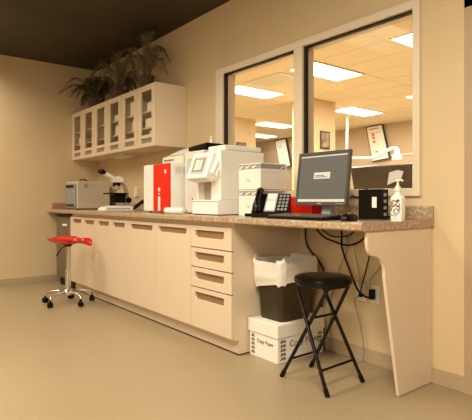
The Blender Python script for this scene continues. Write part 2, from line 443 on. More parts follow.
for z0, z1 in ((.695, .848), (.553, .688), (.407, .546), (.113, .400)):
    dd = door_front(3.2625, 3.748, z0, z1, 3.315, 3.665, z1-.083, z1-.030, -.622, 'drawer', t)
# grey undercounter unit
t = thing('undercounter_unit', (.44, -.3, 0), 'grey metal undercounter unit left of the cream cabinets', 'appliance')
B('body', M['steel'], .18, .72, -.575, -.02, .09, .862, t, .003)
B('plinth', M['black'], .20, .71, -.56, -.02, 0, .09, t)
B('door', M['steel'], .182, .695, -.60, -.577, .10, .835, t, .004)
B('control_strip', M['black'], .182, .718, -.60, -.577, .84, .862, t, .002)
B('edge_seal', M['black'], .697, .722, -.60, -.577, .10, .835, t)
B('handle', M['white'], .45, .57, -.622, -.60, .725, .752, t, .006, label='small white latch on the grey door')

# curved end panel
t = MB()
pp = [(-.602, .879), (-.602, .83)]
for k in range(9):                       # bulge then hollow
    a = k/8; pp.append((-.602+.045*(1-math.cos(a*PI/2)), .83-.075*math.sin(a*PI/2)))
for k in range(1, 9):
    a = k/8; pp.append((-.560+.103*math.sin(a*PI/2), .755-.10*(1-math.cos(a*PI/2))))
pp += [(-.458, .64), (-.335, .006), (-.012, .006), (-.012, .879)]
t = thing('worktop_end_panel', (4.77, -.3, 0), 'cream end panel with a curved cut-out edge carrying the worktop at right', 'panel')
MB().prism(pp, 'x', 4.789, 4.808).build('panel', M['lam'], t, .003)
B('foot_strip', M['grey'], 4.792, 4.806, -.332, -.014, 0, .006, t)

# ------------------------------------------------------------------ wall cabinet
t = thing('wall_cabinet', (1.11, -.17, 1.55), 'long cream wall cabinet with six glass doors high on the wall', 'cabinet')
UX, UZ0, UZ1, UY = 2.217, 1.55, 2.15, -.327
mb = MB(); mb.box(.003, .021, UY, -.003, UZ0, UZ1); mb.box(UX-.018, UX, UY, -.003, UZ0, UZ1)
mb.box(.021, UX-.018, UY, -.003, UZ0, UZ0+.02); mb.box(.021, UX-.018, UY, -.003, UZ1-.02, UZ1); mb.box(.021, UX-.018, -.015, -.003, UZ0+.02, UZ1-.02)
for q in (2, 4): mb.box(UX*q/6-.009, UX*q/6+.009, UY, -.015, UZ0+.02, UZ1-.02)
mb.build('body', M['lam'], t, .001)
for z in (1.735, 1.895):
    for q in range(3): B('shelf', M['lam'], UX*2*q/6+.022, UX*2*(q+1)/6-.022, UY+.02, -.016, z, z+.016, t)
dw = UX/6
for k in range(6):
    x0, x1 = k*dw+.004, (k+1)*dw-.002
    gx0, gx1 = x0+.075, x1-.065
    gz0, gz1 = 1.667, 2.095
    dr = door_front(x0, x1, UZ0+.002, UZ1-.002, gx0, gx1, 1.588, 1.632, UY-.019, 'door', t, .018) if False else None
    mb = MB(); y0, y1 = UY-.019, UY-.001
    mb.box(x0, gx0, y0, y1, UZ0+.002, UZ1-.002); mb.box(gx1, x1, y0, y1, UZ0+.002, UZ1-.002)
    mb.box(gx0, gx1, y0, y1, gz1, UZ1-.002); mb.box(gx0, gx1, y0, y1, 1.635, gz0); mb.box(gx0, gx1, y0, y1, UZ0+.002, 1.588)
    dr = mb.build('door', M['lam'], t)
    B('pane', M['cglass'], gx0-.001, gx1+.001, y0+.007, y0+.011, gz0-.001, gz1+.001, dr)
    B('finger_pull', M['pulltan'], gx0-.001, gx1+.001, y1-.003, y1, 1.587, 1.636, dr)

# contents of the wall cabinet
def jar(x, y, z, r, h, m, lab, name='lidded_jar', cat='jar'):
    t = thing(name, (x, y, z), lab, cat)
    T = Matrix.Translation((x, y, z))
    MB().ring([(r*.95, 0), (r, .006), (r, h*.78), (r*.8, h*.84)], 14, mtx=T).build('body', m, t, smooth=True)
    MB().ring([(r*.86, h*.84), (r*.86, h)], 14, mtx=T).build('lid', M['white2'], t, smooth=True)
def carton(x0, x1, y0, y1, z, h, m, lab, band=None):
    t = thing('supply_box', ((x0+x1)/2, (y0+y1)/2, z), lab, 'box')
    B('body', M[m], x0, x1, y0, y1, z, z+h, t, .002)
    if band: B('printed_band', M[band], x1-.045, x1+.0008, y0-.0008, y0+.03, z+.01, z+h-.01, t)
s0, s1, s2 = UZ0+.02, 1.751, 1.911
P6 = 5*dw
carton(P6+.09, P6+.27, -.300, -.17, s1, .085, 'sheet', 'white supply box with red end in the rightmost glass cabinet door', 'red')
carton(P6+.12, P6+.25, -.295, -.15, s2, .085, 'sheet', 'plain white box on the upper shelf of the rightmost glass cabinet door')
jar(P6+.16, -.25, s0, .045, .14, M['white2'], 'white jar at the bottom of the rightmost glass cabinet door')
jar(4*dw+.17, -.245, s1, .05, .12, M['white'], 'pale jar on the lower shelf behind the fifth glass door')
carton(4*dw+.13, 4*dw+.29, -.300, -.15, s2, .14, 'sheet', 'tall pale box on the upper shelf behind the fifth glass door')
carton(3*dw+.10, 3*dw+.30, -.300, -.14, s2, .06, 'sheet', 'flat white box on the upper shelf behind the fourth glass door')
jar(3*dw+.13, -.25, s1, .05, .11, M['white'], 'squat white jar on the lower shelf behind the fourth glass door')
jar(3*dw+.25, -.25, s1, .042, .09, M['lgrey'], 'small grey jar on the lower shelf behind the fourth glass door')
jar(2*dw+.18, -.24, s1, .048, .11, M['white'], 'pale jar on the lower shelf behind the third glass door')
jar(2*dw+.20, -.24, s2, .048, .12, M['white'], 'pale jar on the upper shelf behind the third glass door')
jar(1*dw+.18, -.24, s1, .05, .12, M['white'], 'pale jar on the lower shelf behind the second glass door')
jar(1*dw+.21, -.24, s2, .048, .13, M['white'], 'pale jar on the upper shelf behind the second glass door')
carton(.12, .27, -.295, -.15, s1, .08, 'sheet', 'white box on the lower shelf behind the leftmost glass door')

# lamp under the wall cabinet
t = thing('undercabinet_lamp', (1.25, -.16, 1.55), 'slim unlit white lamp fixed under the wall cabinet', 'lamp')
MB().prism([(-.26, 1.549), (-.10, 1.549), (-.12, 1.515), (-.24, 1.515)], 'x', 1.02, 1.36).build('housing', M['dullcream'], t, .002)
MB().box(1.05, 1.33, -.225, -.135, 1.511, 1.5155).build('diffuser', M['white'], t)

# ------------------------------------------------------------------ plants on the wall cabinet
def plant(x, y, z, h, R, n, lab, seed, mname, potr=.10, poth=.13, leaf=.055, name='potted_fern', fronds=None):
    random.seed(seed)
    t = thing(name, (x, y, z), lab, 'plant')
    T = Matrix.Translation((x, y, z))
    MB().ring([(potr*.78, 0), (potr, poth*.9), (potr*1.06, poth*.92), (potr*1.06, poth), (potr*.9, poth), (potr*.88, poth*.85)], 18, mtx=T).build('pot', M['pot'], t, smooth=True)
    st = MB(); fo = MB()
    for i in range(0 if fronds is None else len(fronds)) if fronds else range(n):
        a = 2*PI*i/n+random.uniform(-.25, .25); k = random.uniform(.55, 1)
        r = R*k*random.uniform(.75, 1.05); hh = h*random.uniform(.4, 1.0)*(1.25-.45*k)
        base = Vector((x+.03*math.cos(a), y+.03*math.sin(a), z+poth*.8))
        dirv = Vector((math.cos(a), math.sin(a), 0))
        # keep fronds clear of the walls and the ceiling
        lim = r
        if dirv.y > 0: lim = min(lim, (-.03-y)/max(dirv.y, .05))
        if dirv.x < 0: lim = min(lim, (x-.03)/max(-dirv.x, .05))
        r = max(.10, lim)
        hh = min(hh, 2.735-z-poth*.8)
        p1 = base+dirv*r*.12+Vector((0, 0, hh*.62)); p2 = base+dirv*r*.55+Vector((0, 0, hh*1.0)); p3 = base+dirv*r+Vector((0, 0, hh*random.uniform(.15, .55)))
        if r < R*.4: p3.z = base.z+hh*random.uniform(.75, 1.0)
        if fronds:
            fx, fy, zt_, zm_ = fronds[i]
            p3 = Vector((x+fx, y+fy, z+zt_)); p2 = base.lerp(Vector((x+fx, y+fy, 0)), .6); p2.z = z+zm_; p1 = base.lerp(p2, .35); p1.z = z+.13+(zm_-.13)*.62
            dirv = Vector((fx, fy, 0)).normalized()
        path = smoothpath([base, p1, p2, p3], 9)
        st.tube(path, [.0045*(1-.7*j/len(path)) for j in range(len(path))], 4)
        side0 = dirv.cross(Vector((0, 0, 1)))
        m = len(path)
        for j in range(7, m):
            f = (j-7)/(m-8); L = leaf*(.55+1.3*math.sin(PI*min(1, f*.85+.12)))*random.uniform(.85, 1.15)
            tg = (path[min(j+1, m-1)]-path[j-1]).normalized()
            for hlf in (0, .5):
                p = path[j].lerp(path[j-1], hlf)
                for sgn in (-1, 1):
                    d = (side0*sgn+tg*.55+Vector((0, 0, random.uniform(-.45, .05)))).normalized()
                    wv = tg*.0042
                    q = p+d*L
                    if q.y > -.008: q.y = -.008
                    if q.x < .008: q.x = .008
                    q.z = min(q.z, 2.765)
                    mid = p+d*L*.5+Vector((0, 0, .006))
                    mid.y = min(mid.y, -.008); mid.x = max(mid.x, .008); mid.z = min(mid.z, 2.765)
                    fo._add([p-wv*.6, mid-wv, q, mid+wv, p+wv*.6], [(0, 1, 2, 3, 4)])
    st.build('stems', M['stem'], t); fo.build('fronds', M[mname], t)
    return t
plant(.42, -.19, UZ1, .36, .46, 26, 'low dark bushy fern at the left end of the wall cabinet', 3, 'frond', leaf=.035)
plant(1.10, -.19, UZ1, .46, .38, 22, 'full dark fern with brownish fronds in the middle of the wall cabinet', 5, 'frond2', leaf=.036)
plant(1.78, -.20, UZ1, .6, .5, 14, 'tall arching palm fern at the right end of the wall cabinet', 16, 'frond2', leaf=.030, potr=.075, poth=.16,
      fronds=[(.46, -.05, .20, .40), (.38, -.22, .12, .36), (.30, .10, .25, .42), (.50, -.16, .26, .36), (.16, -.06, .46, .585), (.10, -.10, .54, .56), (.05, -.30, .18, .42),
              (-.2, -.28, .22, .44), (-.33, -.1, .28, .42), (-.28, .1, .3, .42), (.2, .14, .33, .45), (.26, -.36, .06, .30), (-.06, -.10, .50, .53), (-.36, -.26, .12, .33), (.36, .04, .10, .30), (.18, -.2, .12, .33)])

# ------------------------------------------------------------------ things on the counter, left to right
# steriliser
t = thing('tabletop_steriliser', (.38, -.3, CT), 'cream boxy tabletop steriliser with a dark front at the left end of the worktop', 'appliance')
for fx in (.22, .53):
    for fy in (-.46, -.10): MB().ring([(.014, CT), (.014, CT+.012)], 10, mtx=Matrix.Translation((fx, fy, 0))).build('foot', M['black'], t)
B('body', M['dullcream'], .19, .575, -.485, -.075, CT+.012, 1.262, t, .012)
B('front_door', M['grey'], .215, .55, -.502, -.486, CT+.035, 1.235, t, .006, label='dark grey front door')
B('door_handle', M['black'], .26, .50, -.518, -.502, 1.19, 1.215, t, .004)
B('base_trim', M['black'], .26, .50, -.510, -.502, CT+.045, CT+.065, t, .002)
B('badge', M['greyband'], .5755, .5775, -.40, -.355, 1.185, 1.225, t)
MB().tube(smoothpath([(.36, -.38, 1.262), (.36, -.36, 1.285), (.36, -.30, 1.285), (.36, -.28, 1.262)], 4), .008).build('carry_handle', M['black'], t)

# microscope (side on, eyepieces to the left/front)
mx = 1.48
t = thing('microscope', (mx, -.4, CT), 'white and black laboratory microscope on the worktop under the wall cabinet', 'microscope')
MB().prism([(-.56, CT), (-.19, CT), (-.19, CT+.035), (-.24, CT+.055), (-.46, CT+.06), (-.53, CT+.045), (-.56, CT+.02)], 'x', mx-.085, mx+.085).build('base', M['white'], t, .01)
B('base_stripe', M['black'], mx-.087, mx+.087, -.52, -.25, CT+.022, CT+.028, t)
MB().prism([(-.27, CT+.055), (-.225, CT+.055), (-.23, CT+.20), (-.27, CT+.29), (-.33, CT+.34), (-.36, CT+.33), (-.30, CT+.28), (-.275, CT+.20)], 'x', mx-.020, mx+.020).build('arm', M['tanmetal'], t, .008)
B('stage', M['black'], mx-.075, mx+.075, -.50, -.275, CT+.185, CT+.20, t, .003)
MB().box(mx-.03, mx+.03, -.40, -.28, CT+.09, CT+.185).ring([(.035, 0), (.04, .07), (.025, .09)], 14, mtx=Matrix.Translation((mx, -.41, CT+.09))).build('condenser', M['black'], t, .004)
MB().ring([(.03, CT+.06), (.034, CT+.085)], 14, mtx=Matrix.Translation((mx, -.42, 0))).build('lamp_collector', M['black'], t, smooth=True)
for sx in (-1, 1):
    MB().ring([(.032, .0), (.032, .02), (.018, .022), (.018, .036)], 16, mtx=Matrix.Translation((mx+sx*.028, -.245, CT+.12)) @ Matrix.Rotation(sx*PI/2, 4, 'Y')).build('focus_knob', M['black'], t, smooth=True)
MB().ring([(.040, CT+.275), (.045, CT+.295), (.035, CT+.315)], 16, mtx=Matrix.Translation((mx, -.375, 0))).build('nosepiece', M['black'], t, smooth=True)
for dx, dy, l in ((0, 0, .065), (.03, -.015, .045), (-.028, -.02, .04), (.01, .03, .045)):
    MB().ring([(.008, CT+.285-l), (.013, CT+.295-l), (.013, CT+.28)], 10, mtx=Matrix.Translation((mx+dx, -.375+dy, 0))).build('objective', M['chrome'], t, smooth=True)
MB().prism([(-.42, CT+.315), (-.31, CT+.315), (-.30, CT+.36), (-.35, CT+.385), (-.45, CT+.37)], 'x', mx-.04, mx+.04).build('head', M['white'], t, .01)
for sx in (-.03, .03):
    e = MB().tube([(mx+sx, -.40, CT+.35), (mx+sx, -.52, CT+.415)], .019, 12).build('eyepiece_tube', M['white'], t, smooth=True)
    MB().tube([(mx+sx, -.52, CT+.415), (mx+sx, -.565, CT+.44)], [.021, .024], 12).build('eyepiece', M['black'], e, smooth=True)

t.location.y -= .022; t.scale = (.95, .95, .95)

# small white adapter + coiled cord between microscope and red striped machine
t = tag(MB().box(1.13, 1.20, -.028, -.001, 1.075, 1.19).build('wall_outlet', M['outlet'], bevel=.004), 'small white wall outlet plate behind the microscope', 'outlet')
cp = []
for k in range(64):
    a = k/64*2*PI*2.6
    cp.append((1.80+.09*math.cos(a)*.8, -.30+.05*math.sin(a), CT+.012+.055*(1+math.sin(a*1.0+.5))*.8+k*.0004))
t = tag(MB().tube(cp, .006, 8).build('coiled_cord', M['black'], smooth=True), 'coiled black power cord lying between microscope and red-striped machine', 'cord')

# analyser with red stripe
t = thing('laboratory_analyser', (2.48, -.3, CT), 'tall white analyser with a broad red front stripe', 'machine')
B('body', M['white'], 2.25, 2.72, -.47, -.10, CT+.012, 1.352, t, .006)
for fx in (2.29, 2.68):
    for fy in (-.43, -.14): MB().ring([(.015, CT), (.015, CT+.013)], 10, mtx=Matrix.Translation((fx, fy, 0))).build('foot', M['black'], t)
B('front_cover', M['white'], 2.252, 2.435, -.482, -.470, CT+.016, 1.348, t, .004)
rs = B('red_stripe_panel', M['red'], 2.437, 2.718, -.486, -.470, CT+.016, 1.348, t, .004, label='bright red front panel')
B('indicator_slot', M['white'], 2.53, 2.565, -.489, -.486, CT+.02, CT+.145, rs, .001)
B('button', M['white'], 2.53, 2.565, -.489, -.486, CT+.19, CT+.222, rs, .003)
B('button', M['white'], 2.54, 2.556, -.489, -.486, CT+.160, CT+.176, rs, .002)
B('emblem', M['white'], 2.640, 2.668, -.489, -.486, 1.262, 1.295, rs, .003)
vg = MB()
for q in range(3):
    for k in range(5): vg.box(2.7195, 2.7225, -.43+q*.075, -.37+q*.075, 1.262+k*.012, 1.268+k*.012)
vg.build('vent_grille', M['palegrey'], t)

# label printer on top of it
t = thing('desktop_printer', (2.5, -.3, 1.352), 'small cream printer with a raised lid on top of the red-striped analyser', 'printer')
MB().prism([(-.34, 1.3525), (-.11, 1.3525), (-.11, 1.475), (-.16, 1.485), (-.24, 1.46), (-.34, 1.42)], 'x', 2.34, 2.70).build('body', M['white2'], t, .01)
MB().prism([(-.33, 1.442), (-.20, 1.50), (-.12, 1.515), (-.11, 1.475), (-.20, 1.472), (-.32, 1.43)], 'x', 2.46, 2.70).build('lid', M['white'], t, .006)
B('slot', M['lam_in'], 2.38, 2.55, -.3425, -.339, 1.385, 1.398, t)

# slim white tower behind, with black scanner on top
t = thing('white_tower_unit', (2.9, -.2, CT), 'plain cream tower unit squeezed between the two analysers', 'machine')
B('body', M['white2'], 2.76, 3.04, -.36, -.06, CT+.008, 1.44, t, .008)
B('foot_rail', M['black'], 2.78, 3.02, -.34, -.08, CT, CT+.008, t)
B('vent_panel', M['palegrey'], 2.80, 3.00, -.363, -.360, 1.20, 1.38, t)
t = thing('black_document_tray', (2.98, -.2, 1.44), 'long black slanted tray lying on the cream tower unit', 'tray')
mt = Matrix.Translation((2.99, -.20, 1.482)) @ Matrix.Rotation(math.radians(-4), 4, 'Y')
MB().box(-.25, .01, -.11, .10, -.012, .022).build('tray', M['black'], t, .004, mtx=mt)
MB().box(-.22, -.01, -.08, .07, .022, .030).build('lid', M['bezel'], t, .003, mtx=mt)
MB().box(-.17, .0, -.09, .09, -.030, -.012).build('support', M['black'], t, .002, mtx=mt)
t = tag(MB().ring([(.012, 1.509), (.013, 1.535), (.008, 1.55), (.006, 1.58)], 10, mtx=Matrix.Translation((2.91, -.19, 0))).build('small_white_vial', M['white'], smooth=True), 'tiny white vial standing on the black tray', 'vial')

# white roll in front
t = thing('paper_roll', (2.90, -.53, CT), 'small white roll lying on the worktop edge before the red-striped analyser', 'roll')
R1 = Matrix.Translation((2.785, -.555, CT+.027)) @ Matrix.Rotation(math.radians(12), 4, 'Z') @ Matrix.Rotation(PI/2, 4, 'Y')
MB().ring([(.020, 0), (.027, .002), (.027, .21), (.020, .212)], 18, mtx=R1).build('roll', M['paper'], t, smooth=True)
MB().ring([(.013, -.012), (.013, .235)], 12, mtx=R1).build('core', M['palegrey'], t, smooth=True)

# main analyser with slanted screen head
t = thing('blood_analyser', (3.2, -.3, CT), 'large white bench analyser with slanted touchscreen and sample niche', 'machine')
ax0, ax1 = 3.09, 3.425
b = MB()
b.box(ax0, ax1, -.50, -.05, CT+.006, 1.035)                 # lower block
b.box(ax0+.21, ax1, -.47, -.05, 1.035, 1.40)                # right column
b.box(ax0, ax0+.21, -.30, -.05, 1.035, 1.40)                # rear of niche
b.prism([(-.50, 1.20), (-.05, 1.20), (-.05, 1.40), (-.40, 1.40), (-.46, 1.28), (-.50, 1.24)], 'x', ax0+.005, ax1-.005)
b.build('body', M['white'], t, .006)
B('niche', M['niche'], ax0+.022, ax0+.205, -.40, -.302, 1.036, 1.175, t, .003, label='tan sample niche')
B('niche_plate', M['white'], ax0+.005, ax0+.022, -.46, -.302, 1.036, 1.19, t, .003)
B('drawer_seam', M['grey'], ax0+.004, ax1-.004, -.502, -.50, CT+.10, CT+.104, t)
B('base_gap', M['black'], ax0+.01, ax1-.01, -.49, -.06, CT, CT+.006, t)
B('top_hood', M['white'], ax0+.10, ax1-.02, -.42, -.06, 1.40, 1.445, t, .01)
B('knob', M['red'], ax0+.0, ax0+.014, -.506, -.499, CT+.115, CT+.128, t, .002, label='tiny red button')
# right shoulder that juts out below the screen head
MB().prism([(-.53, 1.235), (-.46, 1.16), (-.30, 1.16), (-.30, 1.36), (-.44, 1.41)], 'x', ax0+.225, ax1-.015).build('shoulder', M['white'], t, .006)
# tilted screen head
mt = Matrix.Translation((3.29, -.545, 1.185)) @ Matrix.Rotation(math.radians(-20), 4, 'X')
sc = MB().box(-.18, .085, -.03, .06, 0, .21).build('screen_head', M['white'], t, .012, mtx=mt)
MB().box(-.135, .045, -.034, -.029, .035, .175).build('screen_rim', M['palegrey'], sc, mtx=mt)
MB().box(-.115, .025, -.037, -.033, .05, .16).build('display', M['grey'], sc, mtx=mt)
MB().box(-.09, -.04, -.039, -.036, .065, .145).box(-.03, .0, -.039, -.036, .065, .145).build('display_figures', M['white2'], sc, mtx=mt)
mt2 = Matrix.Translation((3.12, -.43, 1.20)) @ Matrix.Rotation(math.radians(-16), 4, 'X')
MB().box(-.03, .16, -.01, .03, 0, .22).build('rear_screen_shroud', M['white2'], t, .01, mtx=mt2)
MB().box(-.02, .05, -.013, -.009, .03, .19).build('shroud_opening', M['lam_in'], t, mtx=mt2)

# two stacked white cartons
for (z, lab) in ((CT, 'white supply carton with grey wavy band, lower of the two behind the phone'), (1.107, 'white supply carton with grey wavy band, stacked on top')):
    x0, x1, y0, y1 = 3.515, 3.755, -.375, -.12
    t = thing('supply_carton', (3.63, -.25, z), lab, 'carton', 'stacked white cartons beside the phone')
    B('body', M['carton'], x0, x1, y0, y1, z+.0005, z+.184, t, .003)
    MB().box(x0+.004, x1-.001, y0-.0012, y0, z+.145, z+.178).box(x1, x1+.0012, y0+.002, y1-.02, z+.145, z+.178).build('grey_band', M['greyband'], t)
    wv = MB()
    for k in range(3):
        cx = x0+.035+k*.07
        wv.prism([(cx-.025, z+.150), (cx-.010, z+.149), (cx+.022, z+.166), (cx+.022, z+.172), (cx-.005, z+.163), (cx-.02, z+.167)], 'y', y0-.0022, y0-.0012)
    for cy in (y1-.045,):
        wv.prism([(cy-.03, z+.150), (cy-.012, z+.149), (cy+.022, z+.166), (cy+.022, z+.172), (cy-.005, z+.163)], 'x', x1+.0012, x1+.0022)
    wv.build('swoosh_mark', M['paper'], t)
    MB().box(x0+.09, x1-.02, y0-.001, y0, z+.118, z+.121).box(x1, x1+.001, y0+.02, y1-.06, z+.118, z+.121).box(x0+.09, x0+.092, y0-.001, y0, z+.05, z+.12).box(x0+.1, x0+.13, y0-.001, y0, z+.055, z+.075).build('printed_lines', M['palegrey'], t)

# phone
mt = Matrix.Translation((3.835, -.53, CT)) @ Matrix.Rotation(math.radians(34), 4, 'Z')
t = thing('desk_phone', (3.82, -.35, CT), 'black office desk phone with handset on its left side', 'phone')
MB().prism([(0, .0), (.15, .0), (.15, .150), (.13, .157), (.0, .03)], 'x', 0, .24).build('body', M['black'], t, .006, mtx=mt)
sl = math.atan2(.127, .13)
pm = mt @ Matrix.Translation((0, 0, .0305)) @ Matrix.Rotation(sl, 4, 'X')
MB().box(.085, .16, .01, .178, .0, .006).build('faceplate', M['lgrey'], t, .002, mtx=pm, label='pale grey centre strip')
MB().box(.093, .152, .115, .17, .006, .008).box(.093, .152, .02, .105, .006, .008).build('label_card', M['paper'], t, mtx=pm)
for r_ in range(5):
    for c_ in range(3):
        MB().box(.172+c_*.024, .189+c_*.024, .018+r_*.031, .038+r_*.031, .0, .007).build('key', M['grey'], t, .002, mtx=pm)
MB().tube([pm @ Vector(p) for p in ((.04, .0, .02), (.04, .02, .042), (.04, .06, .05), (.04, .125, .05), (.04, .16, .042), (.04, .185, .022))], [.024, .024, .017, .017, .024, .024], 12).build('handset', M['blackmetal'], t, smooth=True, label='black curved handset')
cd = []
for k in range(90):
    a = k*.9; u = k/89
    cx_, cy_ = 3.80-.035*math.sin(u*PI), -.49-.045*math.sin(u*PI)+u*.02
    cd.append((cx_+.009*math.cos(a)+u*.03, cy_+.0, CT+.014+.009*math.sin(a)))
MB().tube(cd, .003, 6).build('curly_cord', M['black'], t, smooth=True)

# red box behind phone
t = tag(B('red_file_box', M['red'], 3.80, 4.03, -.16, -.04, CT+.0003, 1.055, bevel=.003), 'flat-sided bright red box behind the phone and monitor', 'box')

# monitor
t = thing('computer_monitor', (4.26, -.28, CT), 'flat computer monitor with grey screen and dark bezel on the worktop', 'monitor')
mt = Matrix.Translation((4.256, -.33, 1.0)) @ Matrix.Rotation(math.radians(-7), 4, 'X')
MB().box(-.206, .206, 0, .018, 0, .335).box(-.15, .15, .018, .05, .06, .28).build('housing', M['bezel'], t, .004, mtx=mt)
bz = MB()
bz.box(-.206, .206, -.008, 0, 0, .022).box(-.206, .206, -.008, 0, .317, .335).box(-.206, -.190, -.008, 0, .022, .317).box(.190, .206, -.008, 0, .022, .317)
bz.build('bezel', M['bezel'], t, .002, mtx=mt)
s_ = MB().box(-.190, .190, -.003, 0, .022, .317).build('screen', M['screen'], t, mtx=mt)
MB().box(-.190, .190, -.004, -.003, .022, .038).build('task_bar', M['bar'], s_, mtx=mt)
MB().box(-.185, .185, -.004, -.003, .303, .310).build('menu_bar', M['bar'], s_, mtx=mt)
MB().box(-.065, .065, -.0045, -.003, .165, .205).build('login_window', M['bar'], s_, mtx=mt)
MB().box(-.055, .02, -.005, -.0045, .183, .187).box(-.055, .04, -.005, -.0045, .174, .178).build('login_text', M['ink'], s_, mtx=mt)
MB().box(-.016, .016, -.009, -.008, .008, .014).box(.13, .136, -.009, -.008, .008, .013).box(.145, .151, -.009, -.008, .008, .013).box(.16, .166, -.009, -.008, .008, .013).box(.175, .181, -.009, -.008, .008, .013).build('buttons', M['lgrey'], t, mtx=mt)
MB().prism([(-.30, .935), (-.25, .935), (-.228, 1.10), (-.262, 1.10)], 'x', 4.235, 4.305).build('neck', M['grey'], t, .006)
MB().prism([(-.385, CT), (-.19, CT), (-.21, CT+.018), (-.37, CT+.010)], 'x', 4.16, 4.38).build('foot', M['grey'], t, .003)

# keyboard
t = thing('keyboard', (4.25, -.5, CT), 'black computer keyboard in front of the monitor', 'keyboard')
MB().prism([(-.585, CT), (-.42, CT), (-.42, CT+.026), (-.585, CT+.014)], 'x', 4.05, 4.50).build('case', M['black'], t, .003)
kk = math.atan2(.012, .165); km = Matrix.Translation((4.05, -.585, CT+.0145)) @ Matrix.Rotation(kk, 4, 'X')
for r_ in range(6):
    row = MB()
    n_ = 20
    for c_ in range(n_):
        if r_ == 0 and 4 <= c_ <= 8: continue
        row.box(.010+c_*.0218, .028+c_*.0218, .010+r_*.025, .030+r_*.025, 0, .006)
    if r_ == 0: row.box(.010+4*.0218, .028+8*.0218, .010, .030, 0, .006)
    row.build('key_row', M['bezel'], t, .0015, mtx=km)

# mouse
t = thing('computer_mouse', (4.615, -.50, CT), 'black computer mouse right of the keyboard', 'mouse')
lp = []
for (s, z) in ((.92, .0), (1.0, .008), (.95, .020), (.75, .031), (.4, .037), (.1, .038)):
    lp.append([Vector((4.615+.036*s*math.cos(a), -.50+.060*s*math.sin(a), CT+z*1.1)) for a in [2*PI*k/20 for k in range(20)]])
MB().loft(lp).build('shell', M['blackmetal'], t, smooth=True)
MB().tube([(4.615, -.452, CT+.029), (4.615, -.472, CT+.038)], .004, 8).build('wheel', M['grey'], t)
t = tag(MB().tube(smoothpath([(4.615, -.446, CT+.008), (4.62, -.40, CT+.006), (4.60, -.34, CT+.006), (4.56, -.22, CT+.006), (4.50, -.12, CT+.006), (4.45, -.06, CT+.006)], 6), .003, 6).build('mouse_cable', M['black'], smooth=True), 'thin black cable running back from the mouse', 'cable')
t = tag(MB().tube(smoothpath([(4.43, -.25, 1.06), (4.47, -.22, 1.05), (4.475, -.17, 1.10), (4.46, -.10, 1.07), (4.455, -.07, 1.0), (4.43, -.05, CT+.007)], 7), .006, 8).build('monitor_cable', M['black'], smooth=True), 'black cable looping down between monitor and black box', 'cable')

# small black computer
t = thing('small_computer', (4.6, -.27, CT), 'small square black computer box with a white sticker, right of the monitor', 'computer')
B('case', M['black'], 4.520, 4.680, -.30, -.24, CT+.004, 1.094, t, .004)
B('base', M['bezel'], 4.53, 4.70, -.31, -.23, CT, CT+.006, t)
B('sticker', M['paper'], 4.615, 4.645, -.3012, -.30, .990, 1.050, t, label='white upright sticker')
pt = MB()
for k in range(4): pt.box(4.6805, 4.682, -.285, -.262, .945+k*.036, .962+k*.036)
pt.build('port', M['grey'], t)
t = tag(MB().ring([(.02, CT), (.022, CT+.008), (.022, CT+.04), (.012, CT+.045)], 14, mtx=Matrix.Translation((4.713, -.36, 0))).build('black_plug_cap', M['black'], smooth=True) if False else MB().tube(smoothpath([(4.66, -.22, .94), (4.70, -.20, .935), (4.70, -.15, .93), (4.62, -.08, .927)], 5), .005, 8).build('power_cable', M['black'], smooth=True), 'short black power cable behind the small black computer', 'cable')

# pump bottle
bx, by = 4.745, -.25
t = thing('pump_bottle', (bx, by, CT), 'white pump soap bottle with dark floral label beside the small black computer', 'bottle')
lp = [rrect(bx, by, .070*s, .042*s, .008*s, CT+z) for (s, z) in ((.96, 0), (1, .003), (1, .122), (.97, .128), (.72, .136), (.40, .144), (.38, .160))]
body = MB().loft(lp).build('body', M['white'], t, smooth=True)
T = Matrix.Translation((bx, by, CT))
MB().ring([(.014, .160), (.017, .162), (.017, .182), (.009, .188), (.006, .198), (.006, .212), (.013, .214), (.013, .222), (.008, .225)], 14, mtx=T).build('pump', M['white'], t, smooth=True)
MB().tube([(bx, by, CT+.219), (bx+.03, by-.01, CT+.220), (bx+.038, by-.012, CT+.213)], .0055, 8).build('nozzle', M['white'], t, smooth=True)
# swirling dark floral label on the front
lb = MB()
def stroke(pts, r):
    lb.tube(smoothpath([(bx+a*1.1, by-.0213, CT+b*.90) for a, b in pts], 5), r, 6)
stroke([(-.012, .045), (.008, .040), (.020, .055), (.012, .072), (-.006, .068), (-.010, .055), (.0, .052)], .0022)
stroke([(-.024, .060), (-.018, .085), (-.004, .095), (.010, .110), (.016, .130)], .0024)
stroke([(-.004, .095), (.018, .090), (.024, .105)], .0026)
stroke([(-.026, .040), (-.014, .030), (.008, .030)], .0016)
stroke([(.004, .112), (.020, .118)], .0026)
stroke([(-.022, .112), (-.012, .122), (.002, .118), (.012, .126), (.022, .120)], .0026)
stroke([(-.026, .084), (-.020, .100), (-.026, .116)], .0022)
stroke([(.010, .060), (.024, .072), (.020, .086), (.006, .084)], .0026)
lb.build('floral_label', M['ink'], body, label='dark swirling floral print')
MB().ring([(.008, 0), (.008, .0015)], 10, mtx=Matrix.Translation((bx-.020, by-.0213, CT+.095)) @ Matrix.Rotation(PI/2, 4, 'X')).ring([(.006, 0), (.006, .0015)], 10, mtx=Matrix.Translation((bx-.010, by-.0213, CT+.080)) @ Matrix.Rotation(PI/2, 4, 'X')).build('label_blossom', M['orange'], body)
MB().box(bx-.012, bx+.012, by-.0222, by-.0208, CT+.012, CT+.015).build('label_line', M['lgrey'], body)

